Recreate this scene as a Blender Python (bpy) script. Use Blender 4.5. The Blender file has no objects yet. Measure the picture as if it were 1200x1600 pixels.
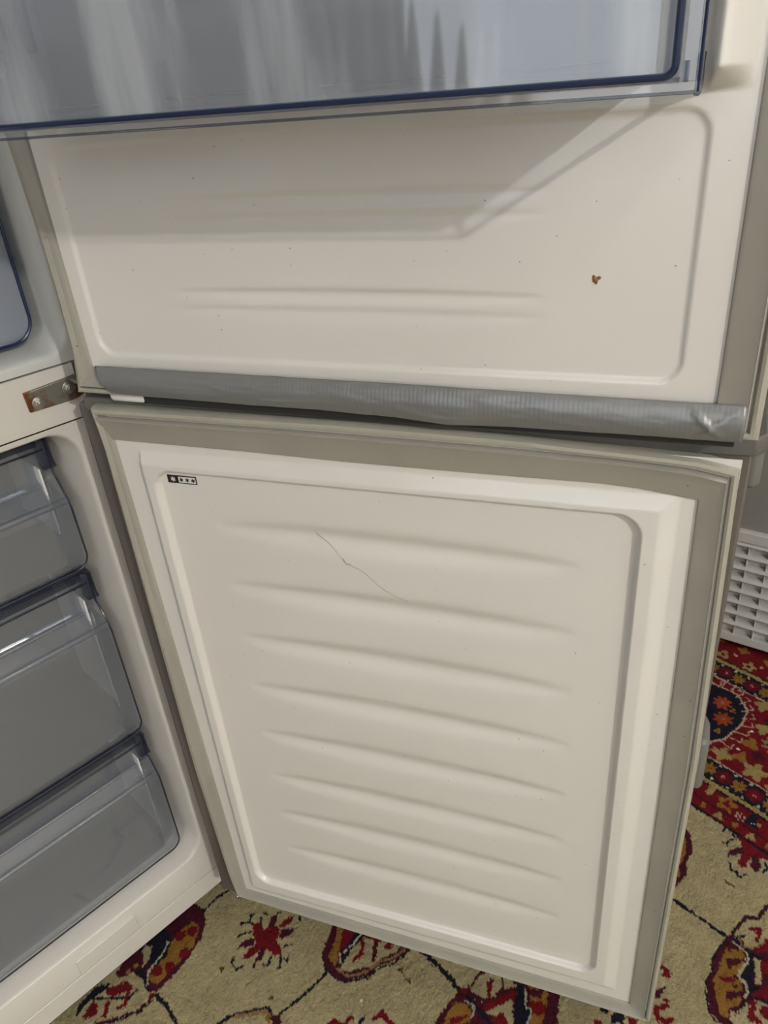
import bpy, bmesh, math, random
import numpy as np
from mathutils import Vector, Matrix
random.seed(4); rng = np.random.default_rng(7)
S = bpy.context.scene
COL = S.collection
# ---------------- camera ----------------
cam_d = bpy.data.cameras.new('camera'); cam = bpy.data.objects.new('camera', cam_d); COL.objects.link(cam)
cam_d.sensor_fit = 'VERTICAL'; cam_d.sensor_height = 36; cam_d.lens = 1195.44 * 36 / 1600; cam_d.clip_start = .02
R_, U_, D_ = Vector((.7027, -.7072, -.078)), Vector((.4039, .3062, .8621)), Vector((.5858, .6372, -.5008))
cam.matrix_world = Matrix(((R_[0], U_[0], -D_[0], -.3031), (R_[1], U_[1], -D_[1], -.7294), (R_[2], U_[2], -D_[2], 1.0648), (0, 0, 0, 1)))
S.camera = cam
# ---------------- world, lamps, exposure ----------------
S.view_settings.view_transform = 'Standard'; S.view_settings.look = 'None'
S.view_settings.exposure = EXPOSURE = 0.0; S.view_settings.gamma = 1; S.view_settings.use_curve_mapping = False
w = bpy.data.worlds.new('world'); S.world = w; w.use_nodes = True
w.node_tree.nodes['Background'].inputs[0].default_value = (.8, .88, 1, 1)
w.node_tree.nodes['Background'].inputs[1].default_value = .6
def lamp(kind, name, loc, energy, color, aim=None, **k):
    d = bpy.data.lights.new(name, kind); d.energy = energy; d.color = color
    for a, b in k.items(): setattr(d, a, b)
    o = bpy.data.objects.new(name, d); COL.objects.link(o); o.location = loc
    if aim is not None: o.rotation_euler = (Vector(aim) - Vector(loc)).to_track_quat('-Z', 'Y').to_euler()
    return o
lamp('POINT', 'ceiling_bulb', (-.73, -3.35, 2.36), 155, (1, .965, .905), shadow_soft_size=.032)
lamp('AREA', 'added_window_fill', (-2.35, -1.6, 1.45), 14, (.86, .93, 1), aim=(-1, -1.5, 1.2), shape='RECTANGLE', size=1.5, size_y=1.3)  # unseen area light added as soft fill from the left
lamp('AREA', 'added_highlight_tube', (.45, -1.6, 2.5), 13, (1, .98, .94), aim=(.45, -1.6, 0), shape='RECTANGLE', size=.9, size_y=.10)  # unseen lamp added to draw bright highlight lines on the drawer fronts
S.cycles.transparent_max_bounces = 24

# ---------------- materials ----------------
def mat(name, col, rough=.5, metal=0, noise=0, nscale=60, spots=0, bump=0, bscale=200, coat=0, spotcol=(.08, .05, .03), bdist=.001):
    m = bpy.data.materials.new(name); m.use_nodes = True; nt = m.node_tree; N = nt.nodes; L = nt.links
    b = N['Principled BSDF']; b.inputs['Roughness'].default_value = rough; b.inputs['Metallic'].default_value = metal
    b.inputs['Coat Weight'].default_value = coat; b.inputs['Coat Roughness'].default_value = .15
    b.inputs['Base Color'].default_value = (*col, 1)
    tc = N.new('ShaderNodeTexCoord'); src = None
    if noise:
        n = N.new('ShaderNodeTexNoise'); n.inputs['Scale'].default_value = nscale; n.inputs['Detail'].default_value = 5
        L.new(tc.outputs['Object'], n.inputs['Vector'])
        mx = N.new('ShaderNodeMix'); mx.data_type = 'RGBA'
        mx.inputs[6].default_value = (*[c * (1 - noise) for c in col], 1); mx.inputs[7].default_value = (*[min(1, c * (1 + noise * .5)) for c in col], 1)
        L.new(n.outputs['Fac'], mx.inputs[0]); src = mx.outputs[2]
    if spots:
        v = N.new('ShaderNodeTexVoronoi'); v.voronoi_dimensions = '2D'; v.inputs['Scale'].default_value = 42
        sx = N.new('ShaderNodeSeparateXYZ'); cx = N.new('ShaderNodeCombineXYZ'); L.new(tc.outputs['Object'], sx.inputs[0]); L.new(sx.outputs[0], cx.inputs[0]); L.new(sx.outputs[2], cx.inputs[1]); L.new(cx.outputs[0], v.inputs['Vector'])
        sep = N.new('ShaderNodeSeparateColor'); L.new(v.outputs['Color'], sep.inputs[0])
        mm = N.new('ShaderNodeMath'); mm.operation = 'MULTIPLY_ADD'; mm.inputs[1].default_value = .14 * spots; mm.inputs[2].default_value = -.095 * spots
        L.new(sep.outputs[0], mm.inputs[0])
        lt = N.new('ShaderNodeMath'); lt.operation = 'LESS_THAN'; L.new(v.outputs['Distance'], lt.inputs[0]); L.new(mm.outputs[0], lt.inputs[1])
        mk = N.new('ShaderNodeMath'); mk.operation = 'MULTIPLY'; mk.inputs[1].default_value = .75; L.new(lt.outputs[0], mk.inputs[0])
        mx = N.new('ShaderNodeMix'); mx.data_type = 'RGBA'; L.new(mk.outputs[0], mx.inputs[0])
        if src: L.new(src, mx.inputs[6])
        else: mx.inputs[6].default_value = (*col, 1)
        mx.inputs[7].default_value = (*spotcol, 1); src = mx.outputs[2]
    if src: L.new(src, b.inputs['Base Color'])
    if bump:
        n = N.new('ShaderNodeTexNoise'); n.inputs['Scale'].default_value = bscale; n.inputs['Detail'].default_value = 3; L.new(tc.outputs['Object'], n.inputs['Vector'])
        bp = N.new('ShaderNodeBump'); bp.inputs['Strength'].default_value = bump; bp.inputs['Distance'].default_value = bdist
        L.new(n.outputs['Fac'], bp.inputs['Height']); L.new(bp.outputs[0], b.inputs['Normal'])
    return m
def clear(name, tint, haze=.08, hazecol=(.6, .65, .72), rough=.06, ior=1.5, refl_streaks=0):
    """thin transparent plastic: tinted see-through + fresnel gloss + a little milky haze"""
    m = bpy.data.materials.new(name); m.use_nodes = True; nt = m.node_tree; N = nt.nodes; L = nt.links
    for n in list(N):
        if n.type != 'OUTPUT_MATERIAL': N.remove(n)
    out = [n for n in N if n.type == 'OUTPUT_MATERIAL'][0]
    tr = N.new('ShaderNodeBsdfTransparent'); tr.inputs[0].default_value = (*tint, 1)
    gl = N.new('ShaderNodeBsdfGlossy'); gl.inputs['Roughness'].default_value = rough
    df = N.new('ShaderNodeBsdfDiffuse'); df.inputs[0].default_value = (*hazecol, 1)
    a = N.new('ShaderNodeMixShader'); a.inputs[0].default_value = haze; L.new(tr.outputs[0], a.inputs[1]); L.new(df.outputs[0], a.inputs[2])
    if refl_streaks:  # pale vertical streaks painted into the plastic, standing in for bright reflections
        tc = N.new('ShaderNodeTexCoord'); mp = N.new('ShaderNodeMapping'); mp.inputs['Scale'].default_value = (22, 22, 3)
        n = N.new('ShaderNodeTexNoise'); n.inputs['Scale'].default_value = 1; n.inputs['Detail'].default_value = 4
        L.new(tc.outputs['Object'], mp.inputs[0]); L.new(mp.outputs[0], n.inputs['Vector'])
        r = N.new('ShaderNodeMapRange'); r.inputs[1].default_value = .50; r.inputs[2].default_value = .66; r.inputs[3].default_value = haze; r.inputs[4].default_value = haze + refl_streaks
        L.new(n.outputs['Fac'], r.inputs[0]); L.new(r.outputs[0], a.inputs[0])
    fr = N.new('ShaderNodeFresnel'); ge = N.new('ShaderNodeNewGeometry'); io = N.new('ShaderNodeMapRange'); io.inputs[3].default_value = ior; io.inputs[4].default_value = 1 / ior
    L.new(ge.outputs['Backfacing'], io.inputs[0]); L.new(io.outputs[0], fr.inputs[0])   # same gloss from both sides of the thin sheet
    b = N.new('ShaderNodeMixShader'); L.new(fr.outputs[0], b.inputs[0]); L.new(a.outputs[0], b.inputs[1]); L.new(gl.outputs[0], b.inputs[2])
    L.new(b.outputs[0], out.inputs[0])
    return m
M = dict(
    liner=mat('white_liner', (.735, .72, .69), .30, noise=.05, nscale=5, spots=.55, coat=.25),
    cabinet=mat('white_cabinet', (.66, .64, .60), .38, noise=.05, nscale=9, spots=.3),
    cavity=mat('cavity_white', (.60, .61, .60), .4, noise=.04, nscale=6),
    gasket=mat('gasket_rubber', (.36, .35, .305), .45, noise=.22, nscale=14, spots=.7, spotcol=(.10, .09, .03)),
    gaskety=mat('gasket_lip', (.40, .385, .325), .5, noise=.15, nscale=30, spots=.5, spotcol=(.15, .08, .03)),
    steel=mat('grey_painted_steel', (.20, .19, .165), .4, noise=.05),
    doorskin=mat('dark_silver_skin', (.17, .155, .14), .35, .4, noise=.1),
    cap=mat('grey_plastic', (.125, .12, .108), .45, noise=.08),
    dark=mat('dark_gap', (.02, .02, .02), .7),
    bracket=mat('rusty_zinc', (.23, .22, .19), .45, .5, noise=.3, nscale=60),
    bolt=mat('zinc_bolt', (.5, .5, .47), .3, .9),
    blue=mat('blue_edge', (.008, .020, .065), .18, coat=.5),
    blued=mat('navy_edge', (.018, .024, .045), .2, coat=.5),
    black=mat('black_print', (.01, .01, .01), .4), white=mat('white_print', (.75, .75, .72), .4),
    appl=mat('appliance_white', (.52, .51, .49), .45, noise=.06, nscale=20),
    applgrey=mat('appliance_grey', (.23, .225, .21), .35, noise=.05),
    crumb=mat('brown_crumb', (.25, .11, .03), .6), scratch=mat('scratch_grey', (.30, .28, .26), .6),
    handle=mat('handle_grey', (.165, .168, .152), .4),
    wall=mat('wall_paint', (.55, .53, .49), .8), floor=mat('floor_boards', (.2, .13, .08), .5, noise=.3),
    added_curtain=mat('added_curtain', (.55, .5, .42), .9),
    bin=clear('clear_bin', (.755, .785, .83), .22, (.54, .575, .63), .04, 1.7, refl_streaks=.38),
    binrim=clear('clear_bin_rim', (.66, .69, .74), .35, (.46, .48, .53), .08),
    skirt=clear('clear_skirt', (.97, .98, 1.0), .03, (.62, .66, .74), .05),
    drawer=clear('smoky_clear_drawer', (.84, .86, .89), .20, (.43, .455, .50), .04, 1.75),
    tub=clear('drawer_tub', (.74, .76, .79), .45, (.66, .67, .68), .2),
    bead=clear('clear_bead', (.80, .83, .87), .15, (.5, .53, .58), .16, 2.0),
    inner=mat('drawer_runner_white', (.72, .73, .74), .5),
    hood=clear('dark_blue_hood', (.52, .56, .64), .12, (.12, .13, .17), .1),
    crisp=clear('milky_crisper', (.7, .75, .85), .45, (.50, .54, .62), .12),
)
# rust: mix into bracket
nt = M['bracket'].node_tree
def rust(m):
    nt = m.node_tree; N = nt.nodes; L = nt.links; b = N['Principled BSDF']
    tc = N.new('ShaderNodeTexCoord'); n = N.new('ShaderNodeTexNoise'); n.inputs['Scale'].default_value = 45; n.inputs['Detail'].default_value = 4
    L.new(tc.outputs['Object'], n.inputs['Vector']); r = N.new('ShaderNodeMapRange'); r.inputs[1].default_value = .52; r.inputs[2].default_value = .62; L.new(n.outputs['Fac'], r.inputs[0])
    mx = N.new('ShaderNodeMix'); mx.data_type = 'RGBA'; mx.inputs[6].default_value = (.23, .22, .19, 1); mx.inputs[7].default_value = (.16, .055, .02, 1)
    L.new(r.outputs[0], mx.inputs[0]); L.new(mx.outputs[2], b.inputs['Base Color'])
rust(M['bracket'])
def duct():
    m = mat('duct_tape', (.235, .24, .245), .38, .25, noise=.06, nscale=25); nt = m.node_tree; N = nt.nodes; L = nt.links
    tc = N.new('ShaderNodeTexCoord'); wv = N.new('ShaderNodeTexWave'); wv.bands_direction = 'X'; wv.inputs['Scale'].default_value = 95; wv.inputs['Distortion'].default_value = .6
    L.new(tc.outputs['Object'], wv.inputs['Vector']); bp = N.new('ShaderNodeBump'); bp.inputs['Strength'].default_value = .2; bp.inputs['Distance'].default_value = .0003
    L.new(wv.outputs['Fac'], bp.inputs['Height']); L.new(bp.outputs[0], N['Principled BSDF'].inputs['Normal']); return m
M['tape'] = duct()

# ---------------- mesh helpers ----------------
class MB:
    def __init__(s): s.v = []; s.f = []; s.m = []
    def add(s, vs, fs, mi=0):
        o = len(s.v); s.v += [tuple(v) for v in vs]; s.f += [tuple(i + o for i in f) for f in fs]; s.m += [mi] * len(fs)
    def box(s, a, b, mi=0):
        x0, y0, z0 = a; x1, y1, z1 = b
        s.add([(x0, y0, z0), (x1, y0, z0), (x1, y1, z0), (x0, y1, z0), (x0, y0, z1), (x1, y0, z1), (x1, y1, z1), (x0, y1, z1)],
              [(0, 3, 2, 1), (4, 5, 6, 7), (0, 1, 5, 4), (1, 2, 6, 5), (2, 3, 7, 6), (3, 0, 4, 7)], mi)
    def grid(s, rows, mi=0, close=False):
        n = len(rows[0]); vs = [p for r in rows for p in r]; fs = []
        for i in range(len(rows) - 1):
            for j in range(n if close else n - 1):
                k = (j + 1) % n; fs.append((i * n + j, i * n + k, (i + 1) * n + k, (i + 1) * n + j))
        s.add(vs, fs, mi)
    def tube(s, path, r, n=8, mi=0):
        P = [Vector(p) for p in path]; rows = []
        for i, p in enumerate(P):
            t = (P[min(i + 1, len(P) - 1)] - P[max(i - 1, 0)]).normalized()
            a = t.orthogonal().normalized() if i == 0 else (a - t * a.dot(t)).normalized()
            b = t.cross(a); rr = r[i] if isinstance(r, (list, tuple)) else r
            rows.append([p + (a * math.cos(2 * math.pi * k / n) + b * math.sin(2 * math.pi * k / n)) * rr for k in range(n)])
        s.grid(rows, mi, True); s.add(rows[0], [tuple(range(n))[::-1]], mi); s.add(rows[-1], [tuple(range(n))], mi)
    def prism(s, poly, z0, z1, mi=0, ax=2):
        n = len(poly)
        def P(a, b, c): return (a, b, c) if ax == 2 else ((a, c, b) if ax == 1 else (c, a, b))
        s.add([P(a, b, z0) for a, b in poly] + [P(a, b, z1) for a, b in poly],
              [tuple(range(n))[::-1], tuple(range(n, 2 * n))] + [(i, (i + 1) % n, n + (i + 1) % n, n + i) for i in range(n)], mi)
    def build(s, name, mats, parent=None, bevel=0, smooth=True, solid=0, seg=2):
        me = bpy.data.meshes.new(name); me.from_pydata(s.v, [], s.f)
        if not isinstance(mats, (list, tuple)): mats = [mats]
        for m in mats: me.materials.append(m)
        me.polygons.foreach_set('material_index', s.m)
        bm = bmesh.new(); bm.from_mesh(me); bmesh.ops.remove_doubles(bm, verts=bm.verts, dist=1e-6); bmesh.ops.recalc_face_normals(bm, faces=bm.faces); bm.to_mesh(me); bm.free()
        o = bpy.data.objects.new(name, me); COL.objects.link(o)
        if parent: o.parent = parent
        if solid: md = o.modifiers.new('s', 'SOLIDIFY'); md.thickness = solid; md.offset = -1
        if bevel: md = o.modifiers.new('b', 'BEVEL'); md.width = bevel; md.segments = seg; md.limit_method = 'ANGLE'; md.angle_limit = .6
        if smooth:
            me.polygons.foreach_set('use_smooth', [True] * len(me.polygons)); me.set_sharp_from_angle(angle=.7)
        return o
def tag(o, label=None, cat=None, group=None, kind=None):
    for k, v in (('label', label), ('category', cat), ('group', group), ('kind', kind)):
        if v: o[k] = v
    return o
def empty(name, loc, rz=0, parent=None):
    o = bpy.data.objects.new(name, None); COL.objects.link(o); o.location = loc; o.rotation_euler = (0, 0, rz); o.empty_display_size = .1
    if parent: o.parent = parent
    return o
def ss(a, b, x):
    t = np.clip((x - a) / (b - a), 0, 1); return t * t * (3 - 2 * t)
def rrect(u, z, u0, u1, z0, z1, r):
    qx = np.abs(u - (u0 + u1) / 2) - (u1 - u0) / 2 + r; qz = np.abs(z - (z0 + z1) / 2) - (z1 - z0) / 2 + r
    return np.hypot(np.maximum(qx, 0), np.maximum(qz, 0)) + np.minimum(np.maximum(qx, qz), 0) - r
def heightfield(name, us, zs, h, m, parent):
    """door-local sheet: x = along door, -y = proud towards the inside, z = up"""
    Ug, Zg = np.meshgrid(us, zs); H = h(Ug, Zg); n = len(us); k = len(zs)
    V = np.stack([Ug, -H, Zg], -1).reshape(-1, 3)
    i = np.arange(k - 1)[:, None] * n + np.arange(n - 1)[None]; F = np.stack([i, i + 1, i + n + 1, i + n], -1).reshape(-1, 4)
    me = bpy.data.meshes.new(name); me.vertices.add(len(V)); me.vertices.foreach_set('co', V.ravel())
    me.loops.add(F.size); me.loops.foreach_set('vertex_index', F.ravel()); me.polygons.add(len(F)); me.polygons.foreach_set('loop_start', np.arange(0, F.size, 4))
    me.update(calc_edges=True); me.validate(); me.polygons.foreach_set('use_smooth', np.ones(len(F), bool)); me.materials.append(m)
    o = bpy.data.objects.new(name, me); COL.objects.link(o); o.parent = parent; return o
# ---------------- room ----------------
def struct(name, a, b, m):
    k = MB(); k.box(a, b); o = k.build(name, m, smooth=False); o['kind'] = 'structure'; return o
struct('floor', (-2.6, -4.3, -.06), (1.9, .9, -.008), M['floor'])
struct('ceiling', (-2.6, -4.3, 2.6), (1.9, .9, 2.66), M['wall'])
struct('wall_back', (-2.6, .84, -.008), (1.9, .9, 2.6), M['wall'])
struct('wall_front', (-2.6, -4.3, -.008), (1.9, -4.24, 2.6), M['wall'])
struct('wall_right', (1.84, -4.24, -.008), (1.9, .84, 2.6), M['wall'])
k = MB()   # left wall with an added window opening, y -2.5..-.8, z .9..2.1
for a, b in (((-2.6, -4.24, -.008), (-2.54, -2.5, 2.6)), ((-2.6, -.8, -.008), (-2.54, .84, 2.6)), ((-2.6, -2.5, -.008), (-2.54, -.8, .9)), ((-2.6, -2.5, 2.1), (-2.54, -.8, 2.6))): k.box(a, b)
o = k.build('wall_left', M['wall'], smooth=False); o['kind'] = 'structure'
k = MB()
for y in (-2.5, -1.68, -.86): k.box((-2.58, y, .9), (-2.55, y + .06, 2.1))
for z in (.9, 1.5, 2.04): k.box((-2.58, -2.44, z), (-2.55, -.86, z + .06))
o = k.build('added_window', M['white'], smooth=False); o['kind'] = 'structure'  # unseen frame and panes, added for fill light and bin reflections
k = MB()
for y0, y1, lb in ((-3.2, -2.3, 'added beige pleated drape, out of view, at the near side of the added window'), (-1.15, -.3, 'added beige pleated drape, out of view, at the added window side nearest the fridge')):
    k = MB(); ys = np.linspace(y0, y1, 60); k.grid([[(-2.47 + .03 * math.sin(y * 62), y, z) for y in ys] for z in (.05, 2.3)])
    o = k.build('added_curtain', M['added_curtain'], solid=.002); tag(o, lb, 'added_curtain')  # unseen drapes added to give vertical streaks in the bin's reflections

# ---------------- rug ----------------
RUG = """l N 3.5 3 12 -17 7 -44 10 -64 6;l N 4.5 -177 -47 -174 -74 -178 -100 -186 -136;l N 3 1 -198 -22 -198 -48 -196 -73 -193 -85 -191;l N 6 111 -270 112 -294 110 -324 106 -348;l N 4.5 410 -493 409 -520 408 -548 408 -575;p M 0 -67 34 -62 10 -71 -10 -89 -26 -117 -36 -147 -42 -174 -44 -183 -32 -179 -1 -192 40 -136 47 -104 42;p G 0 -85 6 -80 -7 -102 -26 -136 -32 -168 -35 -173 -20 -162 -13 -147 -9 -130 -1 -106 7;d R 7 -143 -27 -118 -26 -159 -19 -108 0 -93 -7;p N 0 -117 42 -117 10 -135 -9 -155 -13 -160 5 -172 -8 -181 -42 -184 -27 -186 13 -165 24 -143 34;l W 2 -125 7 -138 -3 -158 -8 -169 -12 -178 -27;p C 0 -179 -14 -185 -45 -203 -44 -227 -37 -251 -20 -282 9 -265 31 -223 35 -187 28;p C 0 -151 29 -145 16 -159 4 -171 1 -169 15;p M 0 -200 23 -171 31 -157 18 -170 2 -185 6 -199 11;d G 3 -175 11 -187 11;l M 3 -184 -46 -204 -46 -230 -33 -251 -19;l N 2 -184 -50 -204 -49 -230 -37 -252 -21;p R 0 -223 16 -194 -1 -193 -17 -217 -5 -223 7;l R 6 -199 -11 -211 -26 -221 -23;p R 0 -261 2 -239 12 -239 -1 -245 -9 -257 -4;l R 5 -226 -6 -238 -17;l N 3 -239 14 -226 2 -205 -22 -190 -21;p N 0 -260 19 -228 27 -210 14 -225 12 -243 16 -267 8;l N 2.6 -65 -77 -55 -79;l N 2.6 -54 -64 -44 -66 -34 -73;l N 2.6 -37 -51 -27 -59 -23 -69;l N 2.6 -27 -59 -19 -50 -15 -54;l N 2.6 -39 -56 -35 -49;l N 2.6 -6 -63 -2 -68;l N 2.6 -12 -65 -16 -73;l N 2.6 -21 -127 -14 -124 -7 -133;l N 2.6 -17 -140 -25 -144 -29 -135 -23 -126;l N 2.6 -36 -122 -47 -130 -52 -124;l N 2.6 -30 -135 -38 -145 -42 -141;l N 2.6 -63 -116 -54 -111;l N 2.6 -73 -84 -81 -88 -81 -101 -71 -105;l N 2.6 29 -98 32 -105 24 -111;l N 2.6 23 -86 27 -90;l N 2.6 12 -80 4 -81;p R 0 -28 -65 -16 -68 -20 -84 -6 -86 -3 -100 -16 -110 -21 -124 -32 -126 -33 -117 -36 -107 -44 -102 -38 -86;p R 0 -3 -94 21 -97 22 -102 12 -104 -1 -102;p R 0 -70 -94 -50 -90 -38 -93 -44 -103 -59 -102;p M 0 -58 -113 -42 -102 -35 -109 -50 -117;p R 0 -29 -112 -16 -117 -23 -128 -33 -127;p M 0 -15 -85 -1 -77 10 -79 0 -88 -9 -92;p M 0 -3 -102 15 -118 -1 -119 -13 -111;p M 0 -60 -77 -47 -75 -37 -85 -44 -91 -55 -84;d M 2 -27 -79 -25 -114 -48 -97;p M 0 57 -152 31 -165 13 -174 4 -192 4 -214 15 -228 39 -244 57 -245 77 -256 108 -261 124 -240 88 -171;p C 0 17 -207 23 -220 48 -236 68 -241 85 -249 100 -249 91 -220 67 -193 40 -202;p G 0 62 -154 39 -174 17 -184 16 -200 34 -188 52 -177 72 -190 81 -178;p R 0 59 -168 69 -186 55 -192 42 -190 37 -186;p N 0 74 -185 74 -201 50 -200 27 -205 21 -198 48 -190;l W 2 72 -194 49 -196 31 -194 24 -202;p R 0 81 -192 99 -228 80 -221 70 -203;l R 5 66 -203 52 -215 38 -213;l M 5 77 -219 57 -233;p R 0 77 -232 91 -231 94 -238 84 -242;l T 3 15 -205 18 -223 42 -239 59 -240 78 -252 98 -255;l N 2.5 15 -174 4 -192 4 -214 14 -229 37 -245 55 -247 74 -258 101 -261;l R 6 -39 -251 -32 -251 -31 -259 -28 -268;l R 5 -25 -266 -19 -263 -15 -265;l N 4 -13 -279 -4 -277;l R 6 6 -288 17 -291 15 -302 15 -310;l N 4 -140 -141 -116 -148 -82 -174 -87 -189;l T 5 -117 -152 -88 -174;p M 0 -84 -185 -75 -193 -85 -205 -92 -197;p G 0 -89 -175 -84 -182 -92 -192 -95 -190;d O 1.2 9 -259;p M 0 105 -346 115 -353 162 -349 172 -360 204 -433 187 -450 144 -472 26 -365 60 -347 89 -346;p G 0 88 -352 97 -358 99 -373 89 -381 76 -377 53 -362 76 -353;p R 0 73 -360 93 -377 73 -372 65 -363;p C 0 120 -353 148 -356 162 -372 149 -385 130 -386 114 -378 112 -364;l M 3 119 -353 150 -355 162 -365;l R 5 141 -370 128 -380;d M 3 145 -371;l M 4 115 -362 116 -376 125 -383;p C 0 159 -378 170 -396 165 -402 148 -390;d M 5 167 -396;p R 0 109 -382 135 -391 157 -401 147 -409 122 -396 111 -389;p C 0 106 -387 141 -403 142 -408 109 -433 102 -426 113 -402;p R 0 109 -400 124 -405 115 -423 98 -404;p N 0 164 -399 170 -405 153 -419 148 -431 120 -445 109 -434 146 -408;l W 2 166 -410 150 -422 147 -433 133 -437;p G 0 175 -408 191 -431 164 -443 137 -452 127 -442 149 -434;p M 0 169 -414 183 -428 170 -432 163 -420;d R 9 158 -435;p M 0 193 -429 194 -444 172 -455 143 -465 137 -458 167 -446;l N 5 107 -351 105 -378 102 -406;l W 2 102 -360 104 -373 92 -381;d N 5 214 -499;p N 0 214 -509 228 -518 215 -526 204 -514;p R 0 225 -524 232 -537 223 -539 218 -532;d R 4 195 -502;l R 5 312 -527 312 -534 305 -534 308 -539;p M 0 278 -535 295 -541 273 -544 270 -539;l R 6 258 -546 265 -551 272 -555;l R 6 256 -548 249 -554 252 -563 258 -566;d R 3 276 -551;p M 0 411 -574 387 -571 366 -570 351 -579 332 -577 310 -591 298 -600 296 -621 336 -700 446 -661;l N 2 410 -573 386 -570 365 -570 350 -578 331 -576 309 -590 296 -600 293 -618;p G 0 391 -578 394 -585 404 -594 393 -603 373 -603 357 -598 365 -609 350 -617 332 -621 319 -612 307 -618 307 -606 324 -594 341 -583 358 -583 376 -578;p M 0 379 -583 395 -603 378 -597 365 -592;p R 0 348 -586 358 -597 360 -608 350 -599;p M 0 338 -601 353 -618 343 -618 326 -606;d M 2.5 393 -583 352 -607;l W 3 406 -581 405 -599 396 -606 366 -604 363 -617 349 -623;p N 0 408 -601 404 -609 368 -624 372 -634 350 -625 370 -615 368 -607 393 -609;p C 0 405 -610 408 -616 376 -631 371 -625;l N 4 410 -578 407 -602 408 -620;p R 0 411 -605 445 -611 490 -645 459 -656 414 -611;p R 0 406 -618 435 -649 414 -657 389 -626;p R 0 355 -625 378 -638 393 -664 379 -669 355 -633;p C 0 419 -577 448 -582 458 -595 480 -598 502 -624 454 -616 420 -607 410 -596 417 -589;l M 4 414 -576 442 -578 451 -580 461 -593 477 -592 488 -596 507 -622;l N 2 416 -574 443 -576 453 -578 462 -591 478 -590 491 -595;l T 2 417 -583 409 -592 414 -603 434 -612;l R 5 439 -591 447 -600 429 -604;l N 3 414 -580 425 -589;p C 0 311 -622 334 -624 352 -633 376 -670 326 -689 277 -637;l N 2.5 305 -622 321 -622 338 -624 355 -633 358 -646;l R 7 347 -632 327 -637 330 -645;p C 0 319 -617 321 -622 309 -624 307 -620;d R 7 346 -649;d M 4.5 408 -576;d R 4 -181 -44 110 -352;p M 0 535 -447 527 -462 498 -479 479 -479 459 -489 424 -486 419 -466 499 -424;p G 0 517 -451 514 -460 489 -473 468 -473 448 -482 433 -474 498 -441;l N 3 563 -496 574 -496 577 -505 567 -512;l N 3 546 -504 544 -511 552 -509 563 -515;l N 3 517 -525 518 -528;l N 3 517 -527 508 -533 511 -541 505 -545 516 -553;l N 3 554 -564 544 -572 536 -569;p M 0 524 -518 542 -519 558 -529 548 -535 534 -527;p R 0 569 -514 580 -534 579 -558 560 -569 553 -550 537 -545 529 -547 521 -540 529 -534 550 -534 560 -528;p M 0 554 -546 555 -555 542 -563 526 -561 534 -551;l B 4 487 -534 485 -541 486 -547;d B 3 -70 -168 -95 -86 73 -271;l B 2 70 -280 69 -292"""
LIN = lambda *c: np.array([((x / 255) / 12.92 if x / 255 <= .04045 else ((x / 255 + .055) / 1.055) ** 2.4) for x in c])
PAL = dict(C=LIN(166, 154, 119), N=LIN(28, 28, 40), R=LIN(108, 22, 30), M=LIN(70, 24, 38), G=LIN(140, 100, 44), T=LIN(140, 110, 78), W=LIN(172, 172, 150), O=LIN(240, 235, 220), B=LIN(88, 68, 36), P=LIN(180, 150, 130), Y=LIN(152, 134, 84), A=LIN(150, 66, 38))
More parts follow.
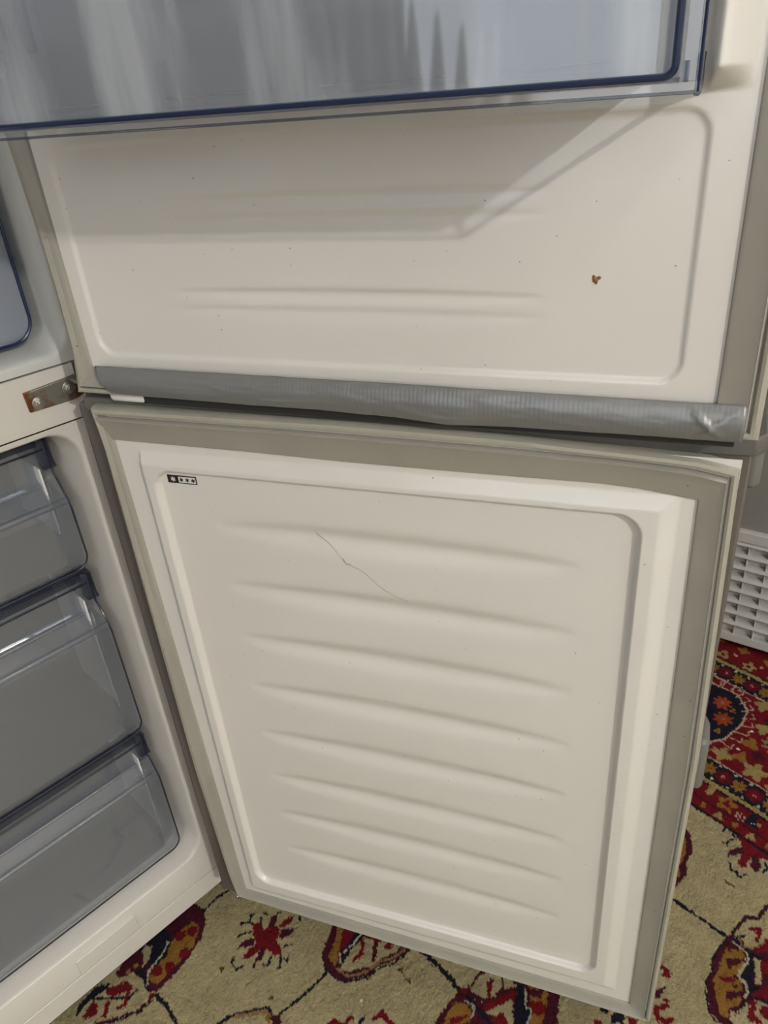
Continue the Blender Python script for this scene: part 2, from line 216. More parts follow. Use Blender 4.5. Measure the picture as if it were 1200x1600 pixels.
def make_rug():
    st = .0017
    xs = np.concatenate([np.arange(-1.35, -.38, .01), np.arange(-.38, 1.02, st), np.arange(1.02, 1.5, .008)])
    ys = np.concatenate([np.arange(-2.2, -1.3, .02), np.arange(-1.3, -.66, .004), np.arange(-.66, .10, st), np.arange(.10, .7, .004)])
    X, Y = np.meshgrid(xs, ys); shp = X.shape
    # woolly, jagged edges between the knots
    jx = np.kron(rng.normal(0, 1, (shp[0] // 2 + 1, shp[1] // 2 + 1)), np.ones((2, 2)))[:shp[0], :shp[1]] * .0008
    jy = np.kron(rng.normal(0, 1, (shp[0] // 2 + 1, shp[1] // 2 + 1)), np.ones((2, 2)))[:shp[0], :shp[1]] * .0008
    Px, Py = X + jx, Y + jy
    C = np.zeros(shp + (3,)); C[:] = PAL['C']
    def region(pts, pad):
        a = np.array(pts); i0, i1 = np.searchsorted(xs, [a[:, 0].min() - pad, a[:, 0].max() + pad]); j0, j1 = np.searchsorted(ys, [a[:, 1].min() - pad, a[:, 1].max() + pad])
        return slice(max(j0 - 1, 0), j1 + 1), slice(max(i0 - 1, 0), i1 + 1)
    def poly(c, pts):
        sl = region(pts, .004); x, y = Px[sl], Py[sl]; ins = np.zeros(x.shape, bool)
        for (x0, y0), (x1, y1) in zip(pts, pts[1:] + pts[:1]):
            if y0 == y1: continue
            ins ^= ((y0 > y) != (y1 > y)) & (x < (x1 - x0) * (y - y0) / (y1 - y0) + x0)
        C[sl][ins] = PAL[c]
    def line(c, w, pts):
        for (x0, y0), (x1, y1) in zip(pts, pts[1:]):
            sl = region([(x0, y0), (x1, y1)], w + .003); x, y = Px[sl], Py[sl]; dx, dy = x1 - x0, y1 - y0
            t = np.clip(((x - x0) * dx + (y - y0) * dy) / (dx * dx + dy * dy + 1e-12), 0, 1)
            C[sl][np.hypot(x - x0 - t * dx, y - y0 - t * dy) < w / 2] = PAL[c]
    def disc(c, r, x0, y0, lobes=0):
        sl = region([(x0, y0)], r * 1.3 + .003); x, y = Px[sl] - x0, Py[sl] - y0; rr = r * (1 + (.28 * np.cos(lobes * np.arctan2(y, x)) if lobes else 0))
        C[sl][np.hypot(x, y) < rr] = PAL[c]
    def shapes(dx=0, dy=0, flt=None):
        for s in RUG.split(';'):
            t, c, wd, *q = s.split(); q = [int(v) / 1000 for v in q]; pts = [(q[i] + dx, q[i + 1] + dy) for i in range(0, len(q), 2)]
            if flt and not flt(pts[0][0] - dx, pts[0][1] - dy): continue
            wd = float(wd) / 1000
            if t == 'p': poly(c, pts)
            elif t == 'l': line(c, wd * 1.15, pts)
            else:
                for p in pts: disc(c, wd * 1.1, *p)
    shapes()
    # ---- border, running along y; slant follows the rug's own lie ----
    Bx = lambda b, y: b + .085 * (y + .42)
    def band(c, b0, b1):
        m = (Px - .085 * (Py + .42) > b0) & (Px - .085 * (Py + .42) < b1); C[m] = PAL[c]
    band('N', .579, .584); band('R', .584, .636); band('M', .601, .606); band('N', .634, .638); band('Y', .638, .6465); band('N', .6465, .6885); band('P', .6885, .691)
    band('R', .691, .878); band('P', .878, .881); band('N', .881, .9225); band('Y', .9235, .9315); band('N', .9315, .934); band('R', .934, 1.02); band('N', 1.02, 1.3)
    for i in range(-24, 14):
        y = -.426 + i * .0526
        for b, ph in ((.668, 0), (.902, 1)):
            disc('G', .0115, Bx(b, y), y, 8); disc('M', .0025, Bx(b, y), y); disc('Y', .0015, Bx(b, y), y)
            yy = y - .0263; disc('M', .0150, Bx(b, yy), yy); disc('R', .0105, Bx(b, yy), yy, 6); disc('P', .0032, Bx(b, yy), yy); disc('R', .0016, Bx(b, yy), yy)
            for o_ in (-.0165, .0165): disc('W', .0026, Bx(b + o_, y - .013), y - .013); disc('W', .0026, Bx(b + o_, y + .013), y + .013)
        y2 = y * 1.0
        # inner guard: buds and gold scrolls
        disc('Y', .0065, Bx(.592, y2), y2, 3); disc('G', .005, Bx(.594, y2 - .026), y2 - .026, 2)
        if i % 2: disc('G', .013, Bx(.622, y2), y2, 5); disc('R', .006, Bx(.622, y2), y2, 3)
        else: disc('N', .012, Bx(.619, y2 + .01), y2 + .01, 3); disc('T', .004, Bx(.619, y2), y2); disc('O', .0012, Bx(.615, y2 + .006), y2 + .006)
        if i % 2: disc('P', .0075, Bx(.614, y2 - .026), y2 - .026, 6); disc('R', .0055, Bx(.614, y2 - .026), y2 - .026); disc('P', .002, Bx(.614, y2 - .026), y2 - .026)
        else: disc('Y', .008, Bx(.628, y2 - .022), y2 - .022, 2)
        # outer guard
        disc('Y', .011, Bx(.948, y2), y2, 5 if i % 2 else 3); disc('M', .004, Bx(.948, y2), y2); disc('G', .010, Bx(.985, y2 - .026), y2 - .026, 4); disc('P', .004, Bx(.962, y2 - .02), y2 - .02)
    for j in range(-6, 5):   # main border: navy octagons with hooked outline and rosettes between
        yc = -.355 + j * .262; xc = Bx(.778, yc)
        oc = lambda k: [(xc + k * a, yc + k * b) for a, b in ((.081, .026), (.081, -.034), (.052, -.064), (.015, -.070), (-.038, -.062), (-.075, -.035), (-.081, .03), (-.045, .066), (.045, .066))]
        poly('P', oc(1.035)); poly('N', oc(.985))
        for t in np.arange(0, 2 * math.pi, .23):
            r = .083; a = (xc + r * 1.02 * math.cos(t), yc + r * .84 * math.sin(t)); r2 = .105; b = (xc + r2 * math.cos(t + .06), yc + r2 * .86 * math.sin(t + .06)); r3 = .1
            line('P', .0022, [a, b, (xc + r3 * math.cos(t + .17), yc + r3 * .86 * math.sin(t + .17))])
        for dx, dy, c in ((.044, -.022, 'A'), (.006, -.040, 'A'), (-.035, -.015, 'A'), (.0, .03, 'A'), (.045, .035, 'A')):
            disc(c, .0145, xc + dx, yc + dy, 8); disc('T', .0035, xc + dx, yc + dy)
        for dx, dy in ((.036, -.046), (-.028, -.045), (.028, .005), (-.05, .02), (.03, .05)): disc('G', .0055, xc + dx, yc + dy, 3); disc('N', .002, xc + dx, yc + dy)
        for dx, dy, c, r, lb in ((.082, -.082, 'Y', .013, 4), (.028, -.105, 'Y', .013, 4), (-.02, -.100, 'G', .012, 3), (-.073, -.074, 'Y', .014, 4), (-.06, -.10, 'G', .011, 3), (-.075, -.130, 'Y', .017, 5), (.07, -.131, 'G', .012, 4), (.0, -.131, 'T', .016, 8), (.0, -.131, 'M', .009, 6), (-.04, -.12, 'M', .010, 4), (.05, -.105, 'M', .008, 4), (.082, .09, 'Y', .012, 4), (-.07, .09, 'Y', .014, 4)):
            disc(c, r, xc + dx, yc + dy, lb)
        for dx, dy in ((.01, -.09), (-.045, -.09), (.05, -.12), (-.05, -.145), (0, -.131), (.03, -.14)): disc('O', .0025, xc + dx, yc + dy)
    # pieces of the flower that overlap the border edge
    shapes(flt=lambda x, y: False)
    # flowers repeated over the part of the field that lies in front of the fridge
    # wear, dust and tonal drift of the wool
    def blob(sc, amp):
        gx = np.interp(xs, np.linspace(xs[0], xs[-1], sc), np.arange(sc)); gy = np.interp(ys, np.linspace(ys[0], ys[-1], sc), np.arange(sc)); g = rng.normal(0, amp, (sc + 1, sc + 1))
        ix, iy = np.minimum(gx.astype(int), sc - 1), np.minimum(gy.astype(int), sc - 1); fx, fy = (gx - ix)[None], (gy - iy)[:, None]
        g00 = g[np.ix_(iy, ix)]; g01 = g[np.ix_(iy, ix + 1)]; g10 = g[np.ix_(iy + 1, ix)]; g11 = g[np.ix_(iy + 1, ix + 1)]
        return (g00 * (1 - fx) + g01 * fx) * (1 - fy) + (g10 * (1 - fx) + g11 * fx) * fy
    f = 1 + blob(40, .04) + blob(160, .05) + blob(420, .05) + rng.normal(0, .07, shp)
    C *= np.clip(f, .5, 1.4)[..., None]
    Z = np.where((X > -.38) & (X < 1.02) & (Y > -.66) & (Y < .1), -np.abs(rng.normal(0, .0008, shp) + blob(420, .0008)), 0)
    me = bpy.data.meshes.new('rug'); n, k = shp[1], shp[0]
    V = np.stack([X, Y, Z], -1).reshape(-1, 3).astype(np.float32)
    i = np.arange(k - 1)[:, None] * n + np.arange(n - 1)[None]; F = np.stack([i, i + 1, i + n + 1, i + n], -1).reshape(-1, 4)
    # woven backing under the pile
    me.vertices.add(len(V)); me.vertices.foreach_set('co', V.ravel()); me.loops.add(F.size); me.loops.foreach_set('vertex_index', F.ravel())
    me.polygons.add(len(F)); me.polygons.foreach_set('loop_start', np.arange(0, F.size, 4)); me.update(calc_edges=True)
    ca = me.color_attributes.new('wool', 'FLOAT_COLOR', 'POINT'); ca.data.foreach_set('color', np.concatenate([C.reshape(-1, 3), np.ones((len(V), 1))], 1).astype(np.float32).ravel())
    m = mat('wool_pile', (1, 1, 1), .95, bump=.8, bscale=700, bdist=.003); at = m.node_tree.nodes.new('ShaderNodeAttribute'); at.attribute_name = 'wool'
    m.node_tree.links.new(at.outputs['Color'], m.node_tree.nodes['Principled BSDF'].inputs['Base Color']); m.node_tree.nodes['Principled BSDF'].inputs['Specular IOR Level'].default_value = .12
    me.materials.append(m); me.polygons.foreach_set('use_smooth', np.ones(len(F), bool))
    o = bpy.data.objects.new('rug', me); COL.objects.link(o)
    tag(o, 'cream patterned wool rug with red and navy border spread under the open fridge', 'rug')
    b = MB(); b.box((xs[0], ys[0], -.008), (xs[-1], ys[-1], -.003)); b.build('backing', M['added_curtain'], o, smooth=False)
make_rug()

# ---------------- refrigerator ----------------
fridge = empty('refrigerator', (-.3, .3, 0))
tag(fridge, 'white lined two-door refrigerator with both doors swung open and taped upper seal', 'refrigerator')
FL = Vector((.3, -.3, 0))   # children are built in world coordinates and offset by this
def kid(o): o.location = Vector(o.location) + FL; return o
CX = -.3
# outer steel cabinet
k = MB()
k.box((-.003, .0015, .04), (.0, .62, 1.85)); k.box((-.6, .0015, .04), (-.597, .62, 1.85)); k.box((-.6, .617, .04), (0, .62, 1.85)); k.box((-.6, .0015, 1.847), (0, .62, 1.85)); k.box((-.6, .0015, .04), (0, .62, .043))
k.box((-.030, .0015, .04), (0, .006, .845)); k.box((-.009, .0015, .845), (0, .006, 1.85)); k.box((-.6, .0015, .04), (-.570, .006, 1.85)); k.box((-.6, .0015, 1.82), (0, .006, 1.85))
kid(k.build('cabinet_shell', M['steel'], fridge, smooth=False))
def ring(x0, x1, z0, z1, r, y, n=8):
    pts = []
    for cx, cz, a0 in ((x1 - r, z1 - r, 0), (x0 + r, z1 - r, 90), (x0 + r, z0 + r, 180), (x1 - r, z0 + r, 270)):
        for i in range(n + 1):
            a = math.radians(a0 + 90 * i / n); pts.append((cx + r * math.cos(a), y, cz + r * math.sin(a)))
    return pts
def cavity(name, zf0, zf1, zo0, zo1, xr, xi, mt, deep=.47, rr=.032, b=.016, fx=-.028):
    k = MB(); L = -.6
    rows = [ring(L - fx, fx, zf0, zf1, .0006, 0), ring(L - xr, xr, zo0, zo1, rr, -.0002)]
    for t in (.25, .5, .75, 1): rows.append(ring(L - xr + b * .45 * t, xr - b * .45 * t, zo0 + b * .45 * t * .8, zo1 - b * .45 * t * .8, rr, b * (1 - math.sqrt(1 - t * t * .98))))
    rows.append(ring(L - xi, xi, zo0 + .010, zo1 - .010, rr * .9, .06)); rows.append(ring(L - xi + .006, xi - .006, zo0 + .02, zo1 - .02, rr * .8, deep))
    k.grid(rows, 0, True); k.add(rows[-1], [tuple(range(len(rows[-1])))])
    return kid(k.build(name, mt, fridge))
cavity('freezer_liner', .0755, .7865, .1235, .782, -.0365, -.050, M['cabinet'], b=.009)
cavity('fridge_liner', .8445, 1.83, .8515, 1.80, -.0190, -.030, M['cavity'], rr=.022, fx=-.008)
k = MB(); k.box((-.572, -.0012, .788), (-.0285, .004, .843)); k.prism([(-.03, .8), (-.0215, .8), (-.019, .806), (-.019, .8285), (-.024, .829), (-.024, .843), (-.03, .843)], -.001, .004, ax=1)
kid(k.build('divider_panel', M['cabinet'], fridge, bevel=.0006))
k = MB(); k.box((-.572, -.0012, .040), (-.0215, .004, .0745)); k.box((-.24, -.0035, .079), (-.155, .001, .108))
kid(k.build('plinth_strip', M['cabinet'], fridge, bevel=.0012))
for x in (-.56, -.07):
    for y in (.05, .55): k = MB(); k.tube([(x, y, .0), (x, y, .005), (x, y, .006), (x, y, .041)], [.02, .02, .008, .008], 14); kid(k.build('foot', M['dark'], fridge))
k = MB(); k.box((-.03, -.012, .028), (-.004, .02, .036)); k.tube([(-.018, -.03, .022), (-.018, -.03, .1)], .006, 10); k.box((-.026, -.036, .028), (-.010, .0, .034)); kid(k.build('lower_hinge', M['bolt'], fridge, bevel=.001))
# middle hinge bracket with two bolts
k = MB(); k.prism([(-.0765, .8095), (-.0775, .829), (-.030, .8315), (-.022, .8325), (-.020, .826), (-.021, .8115), (-.030, .8085)], -.0045, -.001, ax=1)
k.box((-.032, -.058, .8268), (-.006, -.001, .8302)); k.tube([(-.018, -.036, .81), (-.018, -.036, .85)], .0045, 10)
br = kid(k.build('hinge_bracket', M['bracket'], fridge, bevel=.0008)); br['label'] = 'rusty metal hinge plate between the two compartments'
for x, z in ((-.0665, .8165), (-.0350, .8215)):
    k = MB(); k.tube([(x, -.0045, z), (x, -.0058, z)], .0065, 20)
    hx = [(x + .0046 * math.cos(a * math.pi / 3 + .3), z + .0046 * math.sin(a * math.pi / 3 + .3)) for a in range(6)]; k.prism(hx, -.0092, -.0055, ax=1); k.tube([(x, -.009, z), (x, -.0102, z)], .0026, 12)
    k.build('bolt', M['bolt'], br, bevel=.0005)
# ---- drawers ----
def drawer(name, zt, zb, zl, xr, yf, mf, trim, hood=True, mid=None):
    """front follows a side profile: hooded grip on top, slanted face, ledge, straight lower face"""
    xl = -.6 - xr; r = .013
    prof = [(yf + .020, zt - .004), (yf + .021, zt - .044), (yf + .016, zl + .026), (yf + .003, zl + .004), (yf, zl - .002), (yf, zl - .010)]
    prof += [(yf, zl - .010 + (zb + r - zl + .010) * t) for t in (.33, .66, 1)] + [(yf + .0005, zb + r * .6), (yf + .002, zb + r * .25), (yf + .006, zb)] if hood else []
    if not hood: prof = [(yf, zt), (yf, (zt + zb) / 2), (yf, zb + .02), (yf, zb + .012), (yf + .001, zb + .005), (yf + .004, zb)]
    def xlim(z):
        d = z - zb; rr = .016 if hood else .022
        return 0 if d >= rr else rr - math.sqrt(max(rr * rr - (rr - d) ** 2, 0))
    k = MB(); A = []; B = []
    for y, z in prof:
        e = xlim(z) * .9; cols = [xl + e] + list(np.linspace(xl + .03, xr - .03, 6)) + [xr - .004 - e, xr - e]
        A.append([(x, y + (0.0 if 0 < i < 8 else .0015), z) for i, x in enumerate(cols)]); B.append([(x, y + .003, z) for x in cols])
    k.grid(A); k.grid(B)
    d = kid(k.build(name, mf, fridge))
    # tub behind the front
    k = MB(); y0, y1 = yf + .008, yf + .36; zt2 = zt - .05 if hood else zt - .006; xa, xb = xl + .012, xr - .012
    k.add([(xa, y0, zt2), (xa, y1, zt2), (xb, y1, zt2), (xb, y0, zt2), (xa + .008, y0, zb + .008), (xa + .008, y1, zb + .012), (xb - .008, y1, zb + .012), (xb - .008, y0, zb + .008)], [(0, 1, 5, 4), (1, 2, 6, 5), (2, 3, 7, 6), (4, 5, 6, 7)])
    k.build('tub', M['tub'], d)
    if hood: k = MB(); k.box((xr - .018, yf + .010, zb + .045), (xr - .016, yf + .105, zt - .03)); k.build('side_runner', M['inner'], d)
    e = [(xr - .0005, yf + .020, zt - .006), (xr - .0005, yf + .021, zt - .044), (xr - .0005, yf + .016, zl + .026), (xr - .0005, yf + .003, zl + .004), (xr - .0005, yf + .0005, zl - .004)] if hood else [(xr, yf, zt)]
    rr = .016 if hood else .022
    path = e + [(xr - rr + rr * math.cos(a), yf + .001, zb + rr - rr * math.sin(a)) for a in np.linspace(0, math.pi / 2, 9)] + [(xl + .02, yf + .001, zb)]
    k = MB(); k.tube(path, .0011 if hood else .0017, 8); k.build('edge_trim', trim, d)
    if hood:
        k = MB(); P = [(yf + .014, zt), (yf + .030, zt + .003), (yf + .030, zt - .001), (yf + .018, zt - .003), (yf + .014, zt - .009)]
        k.prism([(y, z) for y, z in P], xl, xr - .010, ax=0); k.box((xr - .012, yf + .010, zt - .034), (xr + .001, yf + .034, zt + .002)); k.build('grip_hood', M['hood'], d, bevel=.003, seg=3)
        k = MB(); k.tube([(xl + .004, yf + .0035, zl + .005), (xr - .002, yf + .0035, zl + .005)], .0038, 14); k.tube([(xl + .004, yf + .0150, zl + .026), (xr - .012, yf + .0150, zl + .026)], .0022, 10); k.build('front_bead', M['bead'], d)
        k = MB(); k.tube([(xl, yf + .0125, zt - .012), (xr - .006, yf + .0125, zt - .012)], .0012, 6); k.tube([(xl, yf + .018, zt + .002), (xr - .010, yf + .018, zt + .002), (xr - .001, yf + .016, zt - .004), (xr + .001, yf + .012, zt - .034)], .0013, 6); k.build('hood_rim', trim, d)
        k = MB(); k.box((xl + .02, yf + .004, zl + .0005), (xr - .004, yf + .018, zl + .0028)); k.build('ledge', M['drawer'], d, bevel=.0009)
    return d
for zt, zb, zl in ((.768, .615, .692), (.601, .363, .526), (.346, .137, .277)):
    drawer('freezer_drawer', zt, zb, zl, -.0585, .022, M['drawer'], M['blued'])
dr = drawer('crisper_drawer', 1.03, .866, 0, -.0400, .026, M['crisp'], M['blue'], hood=False)
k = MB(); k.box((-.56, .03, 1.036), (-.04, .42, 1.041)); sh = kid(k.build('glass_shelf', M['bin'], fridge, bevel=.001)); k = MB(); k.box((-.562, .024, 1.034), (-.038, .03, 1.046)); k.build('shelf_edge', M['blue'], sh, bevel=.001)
for z in (1.30, 1.56):
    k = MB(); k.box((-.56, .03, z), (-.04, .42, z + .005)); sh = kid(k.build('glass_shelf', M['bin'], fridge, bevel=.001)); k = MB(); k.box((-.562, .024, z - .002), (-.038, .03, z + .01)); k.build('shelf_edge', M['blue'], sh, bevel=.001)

# ---- doors ----
def door_frame(name, a, oy):
    o = empty(name, Vector((-.0582, oy, 0)) + FL, a + math.pi, fridge); return o
A1, A2 = 2.0257, 2.0013
T = lambda tab, x: float(np.interp(x, [p[0] for p in tab], [p[1] for p in tab]))
def gasket(inner, outer, parent, prof, m, name='gasket', lip=None, n=60):
    """inner/outer: dict side -> function(t) giving (u,z)"""
    k = MB()
    for side in ('left', 'top', 'right', 'bottom'):
        rows = []
        for i in range(n + 1):
            t = i / n; a, b = inner[side](t), outer[side](t)
            rows.append([(a[0] + (b[0] - a[0]) * s, -p, a[1] + (b[1] - a[1]) * s) for s, p in prof])
        cut = next(i for i, (s, p) in enumerate(prof) if s > .7)
        k.grid([r[:cut + 1] for r in rows], 0); k.grid([r[cut:] for r in rows], 1)
    return k.build(name, m, parent)
PROF = [(0, .0035), (.03, .0062), (.10, .0072), (.42, .0078), (.50, .0092), (.62, .0098), (.665, .0108), (.69, .0100), (.715, .0040), (.75, .0036), (.79, .0078), (.86, .0088), (.94, .0080), (.99, .0050), (1.0, .0), (.985, -.006)]
# lower door
fz = door_frame('freezer_door', A1, -.0356); me_ = fz
def lin(a, b, x):
    t = np.clip((x - a) / (b - a), 0, 1); return .7 * t + .3 * t * t * (3 - 2 * t)
def shell(parent, name, z0, z1, mt, u0=.015, u1=.5868):
    """outer door body, a real folded box"""
    k = MB(); k.box((u0, .006, z0), (u1, .058, z1)); o = k.build(name, mt, parent, bevel=.002, seg=2); return o
shell(fz, 'door_shell', .088, .8195, [M['doorskin']])
def h_low(u, z):
    h = .004 + .0055 * np.minimum(np.minimum(lin(.0778, .0798, u), 1 - lin(.7685, .7810, z)), np.minimum(1 - lin(.5300, .5430, u), lin(.1300, .1420, z)))
    h = h - .0065 * (1 - lin(-.0030, .0, rrect(u, z, .0900, .5190, .1575, .7640, .020)))
    for zc in (.7045, .636, .5705, .504, .4345, .366, .301, .2355):
        v = (u - .309) / .166; ln = np.clip(1 - v * v, 0, 1) ** .75; dz = (z - zc) - .002
        s = .45 + .55 * ln; g = np.where(dz > 0, np.exp(-(dz / (.0095 * s)) ** 2), np.exp(-(dz / (.0125 * s)) ** 2))
        h = h - .0046 * ln * g
    return h
us = np.arange(.0515, .5795, .0014); heightfield('door_liner', us, np.arange(.106, .8135, .0014), h_low, M['liner'], fz)
ti = [(.0545, .7895), (.199, .7880), (.278, .7862), (.352, .7858), (.42, .7857), (.484, .7862), (.514, .7845), (.5543, .7790)]
to = [(.036, .8215), (.20, .8218), (.283, .8220), (.354, .8207), (.42, .8191), (.467, .8165), (.512, .8143), (.555, .8118), (.579, .8065)]
lerp = lambda a, b: (lambda t: (a[0] + (b[0] - a[0]) * t, a[1] + (b[1] - a[1]) * t))
inner = dict(left=lerp((.0640, .1236), (.0545, .7895)), bottom=lerp((.0640, .1236), (.5597, .1135)),
    right=lambda t: (T([(0, .5597), (.5, .5583), (1, .5543)], t), .1135 + (.7790 - .1135) * t), top=lambda t: (.0545 + (.5543 - .0545) * t, T(ti, .0545 + (.5543 - .0545) * t)))
outer = dict(left=lambda t: (T([(0, .0480), (.06, .0440), (.35, .0385), (.6, .040), (.95, .042), (1, .039)], t), .1050 + (.8215 - .1050) * t), bottom=lerp((.0480, .1050), (.5850, .0900)),
    right=lambda t: (T([(0, .5850), (.6, .5862), (1, .579)], t), .0900 + (.8065 - .0900) * t), top=lambda t: (.039 + (.579 - .039) * t, T(to, .039 + (.579 - .039) * t)))
gasket(inner, outer, fz, PROF, [M['gasket'], M['gaskety']])
k = MB(); k.prism([(.024, .0035), (.588, .0035), (.595, .012), (.598, .060), (.024, .060)], .8120, .8265)
k.build('top_cap', M['cap'], fz, bevel=.0015)
# handle: grip bar on the outer face with two chunky end blocks
def handle(parent, z0, z1, flip=1):
    k = MB()
    for za, zb in ((z1 - .045, z1), (z0, z0 + .066)):
        k.prism([(.560, .058), (.597, .046), (.6005, .052), (.6015, .078), (.596, .094), (.585, .100), (.562, .100)], za, zb)
    k.box((.562, .078, z0 + .05), (.588, .100, z1 - .05)); return k.build('door_handle', M['handle'], parent, bevel=.005, seg=3)
handle(fz, .424, .808)
# freezer star label: black plate, white window, one white and three black stars
def star(k, cx, cz, r, mi, y):
    for a in range(3):
        an = a * math.pi / 3 + .52; dx, dz = math.cos(an), math.sin(an); w_ = r * .20
        k.prism([(cx - dx * r - dz * w_, cz - dz * r + dx * w_), (cx + dx * r - dz * w_, cz + dz * r + dx * w_), (cx + dx * r + dz * w_, cz + dz * r - dx * w_), (cx - dx * r + dz * w_, cz - dz * r - dx * w_)], y - .0001, y, mi, ax=1)
LY = .0055   # label plane sits on the recessed face (y = +.005)
k = MB(); z0, z1, u0, u1 = .7490, .7572, .1010, .1318; b = -.0030
k.prism([(u0, z0), (u1, z0), (u1, z1), (u0, z1)], b - .0004, b + .0006, 0, ax=1)
k.prism([(u0 + .0118, z0 + .0011), (u1 - .0010, z0 + .0011), (u1 - .0010, z1 - .0011), (u0 + .0118, z1 - .0011)], b - .0006, b - .0003, 1, ax=1)
star(k, u0 + .0060, (z0 + z1) / 2, .0026, 1, b - .0005)
for i in range(3): star(k, u0 + .0150 + i * .0062, (z0 + z1) / 2, .0022, 0, b - .0007)
lb = k.build('star_rating_label', [M['black'], M['white']], fz, smooth=False); lb['label'] = 'black and white freezer label with one white and three black stars'
def hair(name, pts, r, parent, m, hf):
    k = MB(); k.tube([(u, -float(hf(np.array(u), np.array(z))) - r * .3, z) for u, z in pts], r, 5); return k.build(name, m, parent)
pts = [(.243, .709), (.255, .700), (.262, .693), (.2695, .683), (.275, .680), (.283, .6775), (.290, .6725), (.299, .663), (.307, .657), (.318, .651), (.327, .6475)]
hair('scratch', pts, .00026, fz, M['scratch'], h_low)['label'] = 'thin grey scratch across the panel'
hair('scratch', [(.268, .687), (.271, .681), (.275, .682)], .00035, fz, M['scratch'], h_low)

# upper door
fd = door_frame('fridge_door', A2, -.0347)
shell(fd, 'door_shell', .846, 1.85, M['doorskin'], u0=.036)
k = MB(); k.box((.095, -.003, .8275), (.572, .055, .8462)); k.build('gap_shade', M['dark'], fd, bevel=.001)  # black strip added as painted shade in the gap between the doors
def h_up(u, z):
    h = .004 - .0022 * (1 - lin(-.0030, .0, rrect(u, z, .0665, .5345, .8700, 1.0335, .016)))
    for zc, dp in ((.992, .0022), (.9785, .0016), (.9255, .0024), (.9120, .0015)):
        v = (u - .297) / .150; ln = np.clip(1 - v * v, 0, 1) ** .8; dz = z - zc; s = .25 + .75 * ln
        h = h - dp * ln * np.where(dz > 0, np.exp(-(dz / (.0032 * s)) ** 2), np.exp(-(dz / (.0075 * s)) ** 2))
    zz = lin(1.0405, 1.052, z)
    h = h + .030 * zz * ss(.5275, .5325, u) * (1 - lin(.535, .553, u)) + .030 * zz * (1 - ss(.0795, .084, u)) * ss(.056, .078, u)
    return h
heightfield('door_liner', np.arange(.0395, .5785, .0015), np.concatenate([np.arange(.848, 1.14, .0015), np.arange(1.14, 1.845, .012)]), h_up, M['liner'], fd)
zt = 1.82
inner = dict(left=lerp((.0544, .8600), (.0506, zt)), bottom=lerp((.0544, .8600), (.5570, .8590)), right=lerp((.5570, .8590), (.5560, zt)), top=lerp((.0506, zt), (.556, zt)))
outer = dict(left=lambda t: (T([(0, .0325), (.03, .0385), (.08, .0405), (.12, .0400), (.21, .0345), (1, .030)], t), .8350 + (zt + .025 - .8350) * t), bottom=lerp((.0315, .8350), (.586, .8350)), right=lerp((.5860, .8350), (.5830, zt + .025)), top=lerp((.030, zt + .025), (.583, zt + .025)))
gasket(inner, outer, fd, PROF, [M['gasket'], M['gaskety']])
handle(fd, .844, 1.25)
# silver duct tape over the bottom seal
tb = [(.0615, .8375), (.107, .8354), (.183, .8346), (.271, .8345), (.335, .8327), (.376, .8292), (.424, .8318), (.512, .8327), (.5766, .8326)]
wr = rng.normal(0, 1, (12, 40))
def tape_pt(s, t):
    u = .0620 + (.5758 - .0620) * s; top = T([(0, .8630), (.5, .8625), (.97, .8608), (1, .8608)], s); bot = T(tb, u) - .0012
    if s < .02: u += .010 * t * (1 - s / .02)
    z = top + (bot - top) * t
    p = .0085 + .0062 * math.sin(math.pi * min(1, .08 + t * .95)) - (.010 * max(0, t - .9) / .1 if t > .9 else 0)
    xi, yi = s * 38, t * 10; i, j = int(xi), int(yi); fx, fy = xi - i, yi - j; sm = lambda f: f * f * (3 - 2 * f); fx, fy = sm(fx), sm(fy)
    g = (wr[j, i] * (1 - fx) + wr[j, i + 1] * fx) * (1 - fy) + (wr[j + 1, i] * (1 - fx) + wr[j + 1, i + 1] * fx) * fy
    p += .0002 * g
    for (s0, t0, sl, a) in ((.18, .62, -.35, .0011), (.34, .66, -.25, .0012), (.60, .72, .3, .0013), (.955, .45, 9, .0022), (.965, .5, -6, .002)):
        dd = (t - t0) - sl * (s - s0); p += a * math.exp(-(dd / .05) ** 2 - ((s - s0) / .045) ** 2) if abs(sl) < 1 else a * math.exp(-((s - s0 - (t - t0) * (.05 if sl > 0 else -.06)) / .006) ** 2 - ((t - t0) / .3) ** 2)
    return (u, -p, z)
k = MB(); k.grid([[tape_pt(i / 220, j / 26) for j in range(27)] for i in range(221)])
o = k.build('duct_tape', M['tape'], fd, solid=.0003); o['label'] = 'wrinkled silver duct tape along the bottom seal of the upper door'
k = MB(); k.prism([(.0600, .0), (.066, -.004), (.098, -.004), (.108, .004), (.066, .004)], .8280, .8352); o = k.build('hinge_bush', M['white'], fd, bevel=.002); o['label'] = 'white plastic wedge under the taped seal'
# food crumb
k = MB()
for (du, dz, r) in ((0, 0, .0031), (.0022, .0012, .0018), (-.0012, .002, .0016), (.0005, -.002, .0015)):
    k.tube([(.4757 + du, .0 - .0002, .9372 + dz), (.4757 + du, -.0016, .9372 + dz), (.4757 + du + .0002, -.0026, .9372 + dz)], [r, r * .8, r * .25], 7)
k.build('crumb', M['crumb'], fd)
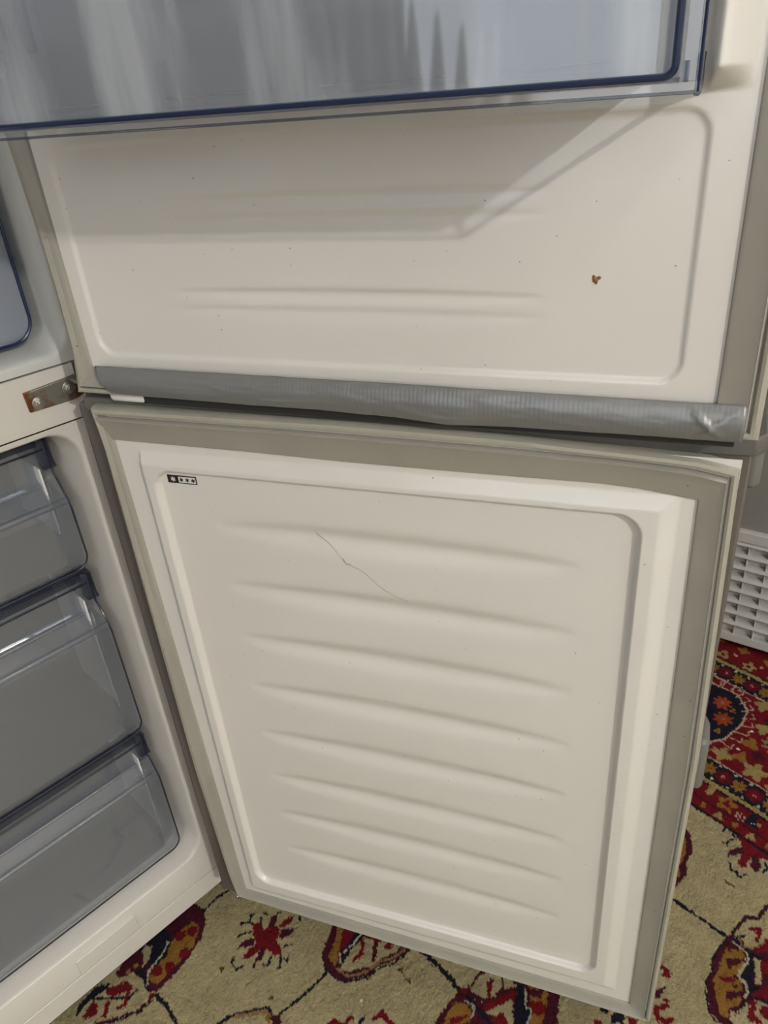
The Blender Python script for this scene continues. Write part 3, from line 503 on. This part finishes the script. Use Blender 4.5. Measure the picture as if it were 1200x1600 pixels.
# ---- clear bottle bin hung in the upper door ----
bn = empty('door_bin', Vector((-.0582, -.0347, 0)) + FL, A2 + math.pi, fridge); bn['label'] = 'large clear blue-edged bottle bin hanging inside the upper door'
U0, U1, PF, ZB, ZT = .0905, .5245, .118, 1.0455, 1.165
k = MB()
def wallgrid(pts, z0f, z1): k.grid([[(u, -p, z0f(p)) for u, p in pts], [(u, -p, z1) for u, p in pts]])
fl = lambda p: 1.0510 + (.118 - p) * .060
ri = .012
front = [(U0 + .004, .006), (U0 + .001, PF - ri)] + [(U0 + .001 + ri - ri * math.cos(a), PF - ri + ri * math.sin(a)) for a in np.linspace(.2, math.pi / 2, 6)] + [(U1 - .006 - ri + ri * math.sin(a), PF - ri + ri * math.cos(a)) for a in np.linspace(0, math.pi / 2 - .2, 6)] + [(U1 - .006, PF - ri), (U1 - .013, .006)]
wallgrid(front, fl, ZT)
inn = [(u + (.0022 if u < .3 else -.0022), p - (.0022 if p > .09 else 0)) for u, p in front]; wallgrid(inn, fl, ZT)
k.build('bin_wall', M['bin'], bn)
k = MB(); k.add([(U0 + .004, -.006, fl(.006)), (U0 + .002, -PF + .004, fl(PF)), (U1 - .007, -PF + .004, fl(PF)), (U1 - .013, -.006, fl(.006))], [(0, 1, 2, 3)])
k.build('bin_floor', M['binrim'], bn, solid=.002)
k = MB(); k.box((U0 + .004, -.0085, fl(0)), (U1 - .013, -.0065, ZT - .02)); k.build('bin_back', M['binrim'], bn)
# outer skirt below and beside the front
k = MB(); k.box((U0, -PF - .0015, ZB), (U1 + .002, -PF + .001, ZB + .0045)); k.box((U1 - .0005, -PF - .0015, ZB), (U1 + .002, -PF + .045, ZT)); k.box((U1 - .006, -PF - .001, ZB + .004), (U1, -PF + .001, ZT)); k.box((U0, -PF + .001, ZB), (U0 + .002, -.02, ZB + .012)); k.box((U1, -PF + .001, ZB), (U1 + .0015, -.012, ZB + .014))
k.build('skirt', M['skirt'], bn, bevel=.0004)
k = MB(); k.tube([(U1 + .0007, -.012, ZB + .0135), (U1 + .0007, -.012, ZB), (U1 + .0007, -PF, ZB)], .0018, 6); k.tube([(U1, -PF, ZB), (U0, -PF, ZB)], .0008, 6); k.build('skirt_edge', M['hood'], bn)
k = MB(); k.tube([(U0, -PF - .001, ZB + .0062), (U1 - .014, -PF - .001, ZB + .0062)] + [(U1 - .014 + .005 * math.sin(a), -PF - .001, ZB + .0112 - .005 * math.cos(a)) for a in np.linspace(.2, math.pi / 2, 6)] + [(U1 - .009, -PF - .001, ZT)], .0017, 8)
k.build('blue_rim', M['blue'], bn)
k = MB(); k.tube([(U1 + .001, -PF - .0008, ZB), (U1 + .001, -PF - .0008, ZT)], .0009, 6); k.tube([(U1 - .0045, -PF + .002, ZB + .004), (U1 - .0045, -PF + .002, ZB + .012)], .0013, 6); k.build('edge_line', M['blue'], bn)
# hooked clip at the hinge end of the bin
k = MB(); k.box((U0 - .002, -.062, 1.092), (U0, -.012, 1.0945)); k.box((U0 - .002, -.064, 1.092), (U0, -.060, ZT)); k.box((U0 - .002, -.014, 1.092), (U0, -.011, ZT)); k.box((U0 - .002, -.040, 1.1), (U0, -.037, ZT)); k.build('side_clip', M['hood'], bn, bevel=.0008)

# ---------------- appliance at the right ----------------
AX, AY, AA = .9736, -.3023, math.atan2(-.0892, .0158)
ap = empty('appliance', (AX, AY, 0), AA)
tag(ap, 'off-white floor appliance with louvred lower grille standing on the red rug border', 'appliance')
k = MB(); k.box((-.12, .012, .262), (.55, .32, .82)); k.build('housing', M['applgrey'], ap, bevel=.012, seg=3)
k = MB(); k.box((-.12, .0, .2530), (.55, .02, .2745)); k.box((-.12, .0, .019), (.55, .02, .0375)); k.box((-.12, .0, .0375), (-.105, .02, .253)); k.box((.535, .0, .0375), (.55, .02, .253)); k.build('grille_frame', M['appl'], ap, bevel=.003)
k = MB(); k.box((-.118, .0145, .02), (.548, .018, .262)); k.build('grille_back', M['appl'], ap)
k = MB(); k.box((-.118, .030, .02), (.548, .31, .262)); k.build('base_box', M['applgrey'], ap)
k0 = MB(); k0.add([(-.105, -.001, -.0005), (.535, -.001, .0), (.535, .001, .0055), (-.105, .001, .0055), (-.105, .014, .006), (.535, .014, .006), (.535, .014, .0085), (-.105, .014, .0085)], [(0, 1, 2, 3), (0, 4, 5, 1), (3, 2, 6, 7), (4, 7, 6, 5), (0, 3, 7, 4), (1, 5, 6, 2)])
s0 = k0.build('slat', M['appl'], ap, bevel=.0008); s0.location = (0, 0, .0375 + .0262 * 1 - .002)
for i in range(2, 9):
    c = s0.copy(); COL.objects.link(c); c.location = (0, 0, .0375 + .0262 * i - .002)
k0 = MB(); k0.box((-.0012, .003, .037), (.0012, .014, .254)); d0 = k0.build('grille_divider', M['appl'], ap, bevel=.0005); d0.location = (.0225, 0, 0)
for i in list(range(-3, 0)) + list(range(1, 15)):
    c = d0.copy(); COL.objects.link(c); c.location = (.0225 + i * .0345, 0, 0)
for x in (-.08, .5):
    for y in (.05, .28): k = MB(); k.tube([(x, y, .0), (x, y, .021)], .015, 12); k.build('foot', M['dark'], ap)
